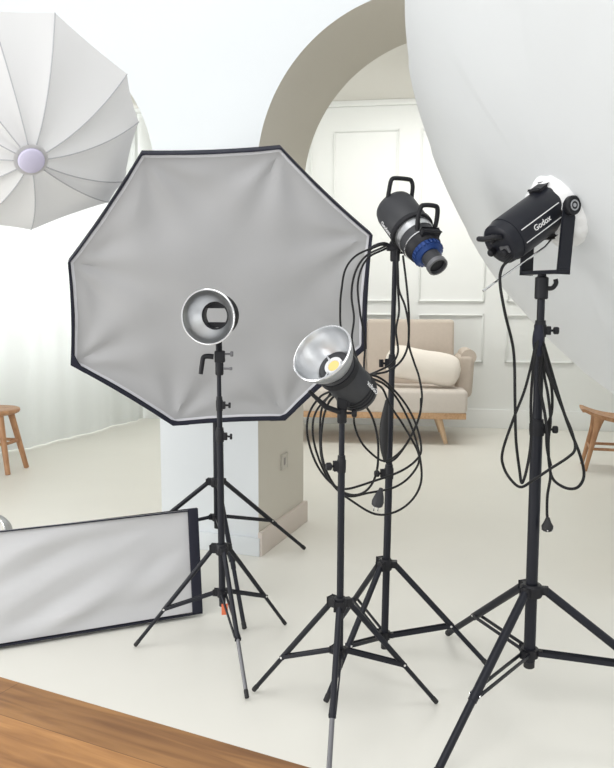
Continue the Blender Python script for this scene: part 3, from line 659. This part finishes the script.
# ------------------------------------------------------------ left umbrella
rc_ = dep(10, 119, 3.0); apx = dep(31, 160, 2.80); LN_ = (rc_-apx); ldep = LN_.length; LN_.normalize()
lx, ly = basis(LN_)
rp = [(55, 13), (127, 74), (139, 122), (125, 181), (109, 202), (31, 230), (-32, 224), (-82, 190), (-112, 130), (-108, 72), (-72, 24), (-10, 11)]
rims = [pl(a_, b_, rc_, LN_) for a_, b_ in rp]
root = empty('shoot_through_umbrella', apx, 'white ribbed umbrella with a lilac centre cap, at the upper left edge', 'umbrella')
bm, ribs = umbrella(rc_, LN_, lx, ly, rims, ldep, 14, .022, .006, 1.7, .012)
obj('canopy', bm, 'umb', root)
for rb in ribs:
    bm = B(); tube(bm, [p-LN_*.0015 for p in rb], .0022, 6); obj('rib', bm, 'rib', root)
bm = B(); lathe(bm, apx, -LN_, [(-.012, .040), (.002, .046), (.004, .044), (.005, .046), (.012, .044), (.018, .035), (.020, .0)], 36); obj('centre_cap', bm, 'lilac', root, label='lilac round centre cap')
bm = B(); rr_ = [[apx+LN_*(-.004+.006*((k+i) % 2))+(lx*math.cos(2*math.pi*k/64)+ly*math.sin(2*math.pi*k/64))*(.043+.016*i) for k in range(64)] for i in range(2)]
loft(bm, rr_); obj('gathered_collar', bm, 'umb', root)
bm = B(); tube(bm, [apx, apx+LN_*.62], .004, 8); obj('shaft', bm, 'chrome', root)
# its lamp and stand just beyond the left edge
lp = apx+LN_*.52
sx, sy = -1.98, 3.75
stand('light_stand', 'black tripod stand carrying the white ribbed umbrella beyond the left edge', sx, sy, .42, 60, .45, .25, .6, lp.z-.03, (sx, sy), .0105, .0145, [(1.05, 0, 0)])
lr = empty('boom_lamp', (lp.x, lp.y, lp.z-.13), 'black lamp on a side arm, on the shaft of the white ribbed umbrella', 'studio light')
bm = B(); lathe(bm, lp+V((0, 0, .07)), LN_, [(0, 0), (0, .05), (.01, .058), (.2, .058), (.21, .04), (.21, 0)], 28); obj('housing', bm, 'charcoal', lr)
bm = B(); cyl(bm, V((sx, sy, lp.z+.0)), lp+V((0, .1, 0)), .012); lathe(bm, V((sx, sy, lp.z-.035)), Z, [(0, 0), (0, .018), (.06, .018), (.06, 0)], 16); obj('side_arm', bm, 'blackp', lr)

# ------------------------------------------------------------ strip softbox on the floor
bR = fl(203, 617); bL = fl(0, 651); sd_ = (bL-bR).normalized(); bR.z = .022; LEN = 1.30
nf = Z.cross(sd_).normalized(); nf = nf if nf.y > 0 else -nf       # points away from the camera
lean = R(7); upv = Z*math.cos(lean)+nf*math.sin(lean); nv = nf*math.cos(lean)-Z*math.sin(lean)
HT = .455; rgt = -sd_
TRp = bR+upv*HT; bLp = bR+sd_*LEN-Z*.012; TLp = bLp+upv*HT
cS = (bR+TLp)/2
root = empty('strip_softbox', V((cS.x, cS.y, 0)), 'long rectangular softbox with pale grey cloth lying on its edge on the floor, lower left', 'softbox')
ca = (rgt, nv, upv)
bm = B()
for c, h in ((bR+upv*(HT/2)-rgt*.022+nv*.012, (.022, .012, HT/2)), (bLp+upv*(HT/2)+rgt*.022+nv*.012, (.022, .012, HT/2)),
             ((bR+bLp)/2+upv*.002+nv*.012, (LEN/2, .012, .0025)), ((TRp+TLp)/2-upv*.002+nv*.012, (LEN/2, .012, .0025))): box(bm, c, ca, h, .002)
obj('rim_lip', bm, 'navy', root)
bm = B(); crn = [bR, TRp, TLp, bLp]; loops = []; cS2 = cS
for k in range(7):
    t = k/6; fx = (1-t)**.7; loops.append([cS2+nv*(.02+.33*t)+rgt*((p-cS2).dot(rgt)*(fx*(1-.11)+.11))+upv*((p-cS2).dot(upv)*(fx*(1-.3)+.3)) for p in polyedge(crn, cS, 0, 6, 0)])
loft(bm, loops); obj('shell', bm, 'navy', root)
bm = B(); lathe(bm, cS+nv*.35, nv, [(0, .05), (0, .08), (.015, .08), (.015, .05), (0, .05)], 32); obj('speed_ring', bm, 'black', root)
for x0, x1, y0, y1 in ((.010, .018, .010, HT-.010), ):
    pass
bm = B(); nx, ny = 90, 36; gr = []
for j in range(ny+1):
    row = []
    for i in range(nx+1):
        a_ = i/nx; c_ = j/ny; X = .040+(LEN-.080)*a_; Y = .004+(HT-.008)*c_
        e = min(1, 8*min(a_, 1-a_, ), ); e = min(e, 6*min(c_, 1-c_)); e = max(0, e)
        ff = .018*math.sin((X*.55+Y*1.25)*13+2.4*noise.noise(V((X*3, Y*4, 0))))*(.4+.6*noise.noise(V((X*2, Y*2, 5))))
        ff += .020*noise.noise(V(((X*.55+Y*1.2)*9, (X-Y*.5)*2.0, 2)))
        row.append(bm.verts.new(bR+sd_*X+upv*Y+nv*(.012+(ff-.0)*e)))
    gr.append(row)
for a, b in zip(gr, gr[1:]):
    for i in range(nx): bm.faces.new((a[i], a[i+1], b[i+1], b[i]))
obj('front_cloth', bm, 'strip', root)
# loose silver dish on the floor behind it
dc = dep(-7, 537, 4.15); dc.z = .112
root = empty('loose_reflector_dish', (dc.x, dc.y, 0), 'silver reflector dish standing on its rim on the floor behind the long softbox', 'reflector')
bowl_object(dc, V((.5, .86, .0)).normalized(), .106, .05, .09, root, name='bowl', inner_m='sleeve')

# ------------------------------------------------------------ cables
def cable(pts, depth, label, group=None, r=.0038, dd=None, name='power_cable', m='cable'):
    P = []
    for i, p in enumerate(pts):
        d = p[2] if len(p) > 2 else depth+.018*math.sin(i*1.7+depth*40)
        P.append(dep(p[0], p[1], d))
    bm = B(); tube(bm, catmull(P, 7), r, 8)
    return obj(name, bm, m, origin=P[0], label=label, cat='cable')
cable([(385, 243, 2.83), (378, 246, 2.80), (357, 255), (345.6, 269), (341.5, 290), (340.2, 308), (341.5, 330), (352, 352, 2.62), (366, 374, 2.52)], 2.78,
      'outermost cable arching left from the snoot lamp down to the dish lamp')
cable([(386, 246, 2.83), (366, 256), (355, 273), (351.5, 295), (354, 318), (352, 340), (358, 362, 2.60), (367, 378, 2.52)], 2.72,
      'middle cable hanging in front of the softbox edge from the snoot lamp')
cable([(387, 248, 2.83), (367, 259), (358, 282), (360, 312), (365, 340), (364, 365), (366, 385, 2.55)], 2.81,
      'innermost cable of the three left of the snoot lamp stand')
cable([(397, 250, 2.82), (398, 272), (399, 290), (405, 306), (408.5, 325), (409, 345), (414, 362), (419, 377), (422, 398), (418, 420), (409, 440), (396, 458), (386, 463)], 2.76,
      'cable falling right of the snoot lamp stand in front of the sofa pillow')
cable([(403, 256, 2.80), (406, 280), (408, 300), (409, 320), (408, 345), (401, 361), (388, 371), (376, 374), (366, 378, 2.55)], 2.70,
      'cable curving from the snoot lamp nose back to the dish lamp')
cable([(396, 256, 2.83), (398, 290), (399, 312), (396, 330), (398, 352), (391, 364), (378, 371), (366, 376, 2.55)], 2.79,
      'cable hugging the right of the snoot lamp stand above the dish lamp')
cable([(366, 374, 2.52), (378, 377), (389, 385), (404, 402), (415, 422), (421, 445), (418, 458), (401, 471), (371, 482), (345, 489), (330, 482), (316, 463), (307.5, 436), (309, 414), (320, 397), (334, 390, 2.45)], 2.56,
      'widest cable coil looping under the dish lamp between the two stands')
cable([(367, 377, 2.52), (384, 384), (398, 400), (412, 428), (420, 458), (421, 482), (412, 500), (395, 512), (375, 514), (352, 501), (334, 486), (322, 460), (320, 430), (322, 408), (330, 394, 2.45)], 2.60,
      'cable loop hanging lowest between the two middle stands')
cable([(368, 380, 2.52), (382, 388), (390, 405), (405, 428), (419, 456), (412, 474), (395, 487), (368, 493), (348, 496), (332, 484), (320, 462), (313, 436), (315, 414), (327, 398), (337, 393, 2.45)], 2.64,
      'cable coil running through the black plug between the middle stands')
cable([(364, 403, 2.46), (373, 419), (378, 442), (377, 470), (369, 488), (355, 495), (338, 489), (326, 470), (321, 446), (323, 420), (328, 404), (334, 396, 2.47)], 2.49,
      'smallest cable ring just below the dish lamp')
cable([(358, 404, 2.48), (354, 421), (360, 440), (372, 454), (385, 461), (400, 452), (412, 434), (420, 414), (421, 398)], 2.70,
      'cable swagging from the dish lamp to the snoot lamp stand')
# velcro bundle and plug on stand D
bm = B(); tube(bm, catmull([dep(387, 400, 2.83), dep(384, 425, 2.825), dep(384, 447, 2.82), dep(385, 462, 2.82)], 5), lambda t: .006+.011*math.sin(math.pi*min(1, t*1.05))**1, 10)
obj('cable_tie', bm, 'rubber', origin=dep(384, 430, 2.83), label='black cable wrap strapped on the snoot lamp stand', cat='cable tie')
pp_ = dep(379, 497, 2.60)
root = empty('cable_plug', pp_, 'black plug hanging in the cable coil beside the snoot lamp stand', 'plug')
bm = B(); d_ = V((.22, 0, .97)).normalized(); lathe(bm, pp_-d_*.034, d_, [(0, 0), (0, .014), (.004, .019), (.018, .021), (.038, .016), (.052, .010), (.066, .006), (.066, 0)], 16); obj('plug_body', bm, 'charcoal', root)
for s in (-1, 1):
    bm = B(); cyl(bm, pp_-d_*.034+V((.007*s, 0, 0)), pp_-d_*.050+V((.007*s, 0, 0)), .0026, seg=8); obj('pin', bm, 'chrome', root)
# stand E cables
hE = dep(512, 258, 2.50)
cable([(515, 253, 2.47), (509, 260, 2.47), (502, 268, 2.48), (500, 283), (505, 313), (512.5, 344), (514.5, 366), (515, 400), (516, 440), (519.5, 470), (522, 483), (527, 468), (531, 440), (531, 400), (534, 360), (538, 340, 2.50)], 2.485,
      'long cable dropping from the back of the right lamp into a narrow loop', r=.0048)
cable([(536, 342, 2.50), (531, 366), (524, 392), (513, 420), (502.5, 452), (504, 468), (512, 481), (521, 487), (532, 481, 2.49), (550, 469, 2.49), (567, 458), (575, 449), (572, 432), (562, 408), (550, 376), (542, 346, 2.50)], 2.50,
      'wide cable loop crossing in front of the thick right stand', r=.0046)
cable([(543, 342, 2.50), (550, 366), (560, 400), (569, 427), (580, 455), (584, 475), (578, 487), (566, 488), (553, 479), (549, 462), (548, 440), (545, 415), (540, 385), (541, 350, 2.51)], 2.51,
      'cable loop bulging right of the thick right stand toward the stool', r=.005)
cable([(544, 344, 2.50), (544, 372), (548, 395), (550.5, 420), (548.5, 440), (549, 462), (550.5, 476), (547.5, 495), (547, 512), (547.5, 519)], 2.52,
      'cable hanging straight down to the plug beside the thick right stand', r=.0046)
cable([(540, 342, 2.51), (543, 362), (551, 384), (552, 410), (547, 428), (547, 448), (551, 466)], 2.535,
      'short doubled cable right beside the thick right stand', r=.0046)
bm = B(); tube(bm, catmull([dep(539, 325, 2.515), dep(538, 340, 2.512), dep(538, 356, 2.515)], 5), lambda t: .012+.006*math.sin(math.pi*t), 10)
obj('cable_tie', bm, 'navy', origin=dep(538, 340, 2.51), label='black wrap gathering the cables at the top of the thick right stand', cat='cable tie')
pp_ = dep(547.5, 524, 2.52)
root = empty('cable_plug', pp_, 'black round mains plug dangling beside the thick right stand', 'plug')
bm = B(); lathe(bm, pp_-Z*.024, Z, [(0, 0), (0, .012), (.004, .018), (.018, .019), (.030, .012), (.046, .006), (.046, 0)], 20); obj('plug_body', bm, 'rubber', root)
for s in (-1, 1):
    bm = B(); cyl(bm, pp_+V((.008*s, -.01, -.012)), pp_+V((.008*s, -.030, -.014)), .0024, seg=8); obj('pin', bm, 'chrome', root)

# ------------------------------------------------------------ sofa
SA = -R(5); sa = rotz_axes(SA); FR = fl(467, 446); FR = V((FR.x, FR.y+.02, 0))   # front right foot corner on the floor
def sp(x, y, z): return FR+sa[0]*x+sa[1]*y+Z*z
SW, SDp = 2.0, .80
root = empty('sofa', sp(-SW/2, SDp/2, 0), 'beige fabric sofa with wooden rail and legs against the panelled wall', 'sofa')
bm = B(); box(bm, sp(-SW/2, SDp/2, .275), sa, (SW/2-.01, SDp/2, .03), .006); obj('seat_rail', bm, 'oak', root)
bm = B(); box(bm, sp(-SW/2, SDp/2-.02, .41), sa, (SW/2, SDp/2-.0, .108), .035, 4); obj('seat_cushion', bm, 'sofas', root)
for k in range(2):
    bm = B(); bkk = (sa[0], (sa[1]*math.cos(.12)+Z*-math.sin(.12)*-0+Z*0).normalized(), Z)
    cxk = -SW/2+(SW/2-.12)*(.5 if k else -.5)+0.0
    box(bm, sp(cxk+.045, SDp-.12, .83), (sa[0], sa[1], (Z+sa[1]*.10).normalized()), ((SW/2-.125)/2, .085, .33), .035, 4); obj('backrest', bm, 'sofa', root)
for s in (0, 1):
    bm = B(); xa = .02 if s else -SW-.02
    box(bm, sp(xa-.02 if s else xa+.02, SDp-.30, .62), (sa[0], sa[1], (Z+sa[0]*(.05 if s else -.05)).normalized()), (.085, .22, .21), .055, 4)
    tube(bm, [sp(xa+(.015 if s else -.015), SDp-.50, .81), sp(xa+(.015 if s else -.015), SDp-.12, .81)], .074, 20)
    obj('armrest', bm, 'sofa', root)
for x_, y_ in ((-.26, .10), (-SW+.26, .10), (-.26, SDp-.10), (-SW+.26, SDp-.10)):
    bm = B(); o = .075 if x_ > -1 else -.075; cyl(bm, sp(x_+o, y_-(.03 if y_ < .4 else -.03), .0), sp(x_, y_, .25), .020, .034, seg=18); obj('leg', bm, 'oakl', root)
# bolster pillow
pa = dep(386, 359, 7.58); pb = dep(460, 373, 7.46); 
bm = B(); d_ = (pb-pa); Lp = d_.length; d_.normalize(); pu = (Z-d_*Z.dot(d_)).normalized(); pd_ = d_.cross(pu)
rows = []
for i in range(25):
    t = i/24; e = (1-abs(2*t-1)**7)**.5; row = []
    for k in range(28):
        an = 2*math.pi*k/28; c_, s_ = math.cos(an), math.sin(an)
        rr = .158+.008*noise.noise(V((t*5, c_*1.5, s_*1.5)))
        row.append(bm.verts.new(pa+d_*(Lp*t)+pu*(s_*rr*(.25+.75*e))+pd_*(c_*.11*(.35+.65*e))))
    rows.append(row)
for a, b in zip(rows, rows[1:]):
    for k in range(28): bm.faces.new((a[k], a[(k+1) % 28], b[(k+1) % 28], b[k]))
bm.faces.new(rows[0]); bm.faces.new(rows[-1])
obj('pillow', bm, 'cream', label='long cream pillow lying on the beige sofa seat', cat='pillow', origin=(pa+pb)/2)

# ------------------------------------------------------------ stools
def round_stool():
    f1, f2 = fl(8, 475), fl(24.5, 469); c = dep(-7, 408, 6.2); c.z = 0
    root = empty('round_stool', c, 'round wooden stool with splayed legs by the curtain, left edge', 'stool')
    zs = .50; rs = .205
    bm = B(); lathe(bm, V((c.x, c.y, zs-.045)), Z, [(0, 0), (0, rs-.03), (.01, rs-.008), (.025, rs), (.040, rs-.005), (.045, rs-.02), (.040, rs*.5), (.038, 0)], 48); obj('seat', bm, 'teak', root)
    feet = [V((f1.x, f1.y, 0)), V((f2.x, f2.y+.05, 0))]; feet += [V((2*c.x-f2.x, 2*c.y-f2.y-.0, 0)), V((2*c.x-f1.x, 2*c.y-f1.y, 0))]
    for ft in feet:
        tp = V((c.x, c.y, 0))+(ft-V((c.x, c.y, 0)))*.55+Z*(zs-.035); bm = B(); cyl(bm, ft, tp, .020, .026, seg=16); obj('leg', bm, 'teak', root)
    g_ = [ft+((V((c.x, c.y, 0))+(ft-V((c.x, c.y, 0)))*.55+Z*(zs-.035))-ft)*.50 for ft in feet]
    for i, j in ((0, 1), (2, 3), (0, 2), (1, 3)):
        bm = B(); cyl(bm, g_[i], g_[j], .013, seg=12); obj('stretcher', bm, 'teak', root)
round_stool()
def saddle_stool():
    f1 = fl(585, 471); f1.z = 0
    a_ = R(-14); sx_ = V((math.cos(a_), math.sin(a_), 0)); sy_ = V((-math.sin(a_), math.cos(a_), 0))
    c = f1+sx_*.27+sy_*.14
    root = empty('saddle_stool', c, 'wooden stool with a curved saddle seat, cut off by the right edge', 'stool')
    bm = B(); top, bot_ = [], []
    n = 28; W, D = .31, .17
    for i in range(n+1):
        t = -1+2*i/n; z = .436+.074*t*t-(.010 if abs(t) > .95 else 0); th = .036-.010*abs(t)
        dd = D*(1-.22*t*t)
        top.append([bm.verts.new(c+sx_*(W*t)+sy_*(dd*v)+Z*(z-.012*(1-abs(v)))) for v in (-1, -.5, 0, .5, 1)])
        bot_.append([bm.verts.new(c+sx_*(W*t*.985)+sy_*(dd*v*.96)+Z*(z-th)) for v in (-1, -.5, 0, .5, 1)])
    for i in range(n):
        for k in range(4):
            bm.faces.new((top[i][k], top[i+1][k], top[i+1][k+1], top[i][k+1])); bm.faces.new((bot_[i][k], bot_[i][k+1], bot_[i+1][k+1], bot_[i+1][k]))
        for k in (0, 4): bm.faces.new((top[i][k], bot_[i][k], bot_[i+1][k], top[i+1][k]))
    for i in (0, n):
        for k in range(4): bm.faces.new((top[i][k], top[i][k+1], bot_[i][k+1], bot_[i][k]))
    obj('seat', bm, 'teak', root)
    g_ = []
    for u__, v__ in ((-1, -1), (1, -1), (-1, 1), (1, 1)):
        ft = c+sx_*(.27*u__)+sy_*(.14*v__); tp = c+sx_*(.175*u__)+sy_*(.115*v__)+Z*.430
        bm = B(); P_ = [ft+(tp-ft)*t for t in (0, .25, .5, .75, .9, 1)]; tube(bm, P_, lambda t: .015+.013*t+.012*max(0, t-.6)*3, 14); obj('leg', bm, 'teak', root); g_.append(ft+(tp-ft)*.42)
    for i, j in ((0, 1), (2, 3), (0, 2), (1, 3)):
        bm = B(); cyl(bm, g_[i], g_[j], .012, seg=12); obj('stretcher', bm, 'teak', root)
saddle_stool()

# ------------------------------------------------------------ wall socket on the reveal of the pillar
opn = pl(283, 461, P0, U); root = empty('wall_socket', opn, 'small beige wall socket on the taupe side of the pillar', 'socket')
bm = B(); box(bm, opn+U*.005, (N, U, Z), (.042, .005, .042), .003); obj('cover_plate', bm, 'plate', root)
bm = B(); box(bm, opn+U*.0105, (N, U, Z), (.010, .001, .020), .0008); obj('slot', bm, 'hole', root)

# ------------------------------------------------------------ wooden table in the near left corner
ta, tb = fl(0, 678, .75), fl(308, 768.5, .75); td = (tb-ta).normalized(); tn = V((td.y, -td.x, 0)); tn = tn if tn.y < 0 else -tn
ang = math.atan2(td.y, td.x)
tc_ = (ta+tb)/2-td*.25+tn*.40; tc_.z = 0
root = empty('wooden_table', tc_, 'warm brown plank tabletop in the near lower left corner', 'table')
def trect(bm, a_, b_, z0, z1, ha, hb, bev): box(bm, tc_+td*a_+tn*b_+Z*((z0+z1)/2), (td, tn, Z), (ha, hb, (z1-z0)/2), bev)
bm = B(); trect(bm, 0, 0, .714, .75, .75, .40, .003)
for v in bm.verts: v.co -= tc_
bmesh.ops.rotate(bm, verts=bm.verts, cent=(0, 0, 0), matrix=Matrix.Rotation(-ang, 3, 'Z'))
for v in bm.verts: v.co += tc_
tt = obj('tabletop', bm, 'table', root); tt.rotation_euler.z = ang
bm = B()
for b_ in (-.32, .32): trect(bm, 0, b_, .64, .714, .64, .011, .002)
for a_ in (-.65, .65): trect(bm, a_, 0, .64, .714, .011, .31, .002)
obj('apron', bm, 'table', root)
for a_ in (-.67, .67):
    for b_ in (-.33, .33):
        bm = B(); trect(bm, a_, b_, 0, .714, .028, .028, .003); obj('leg', bm, 'table', root)
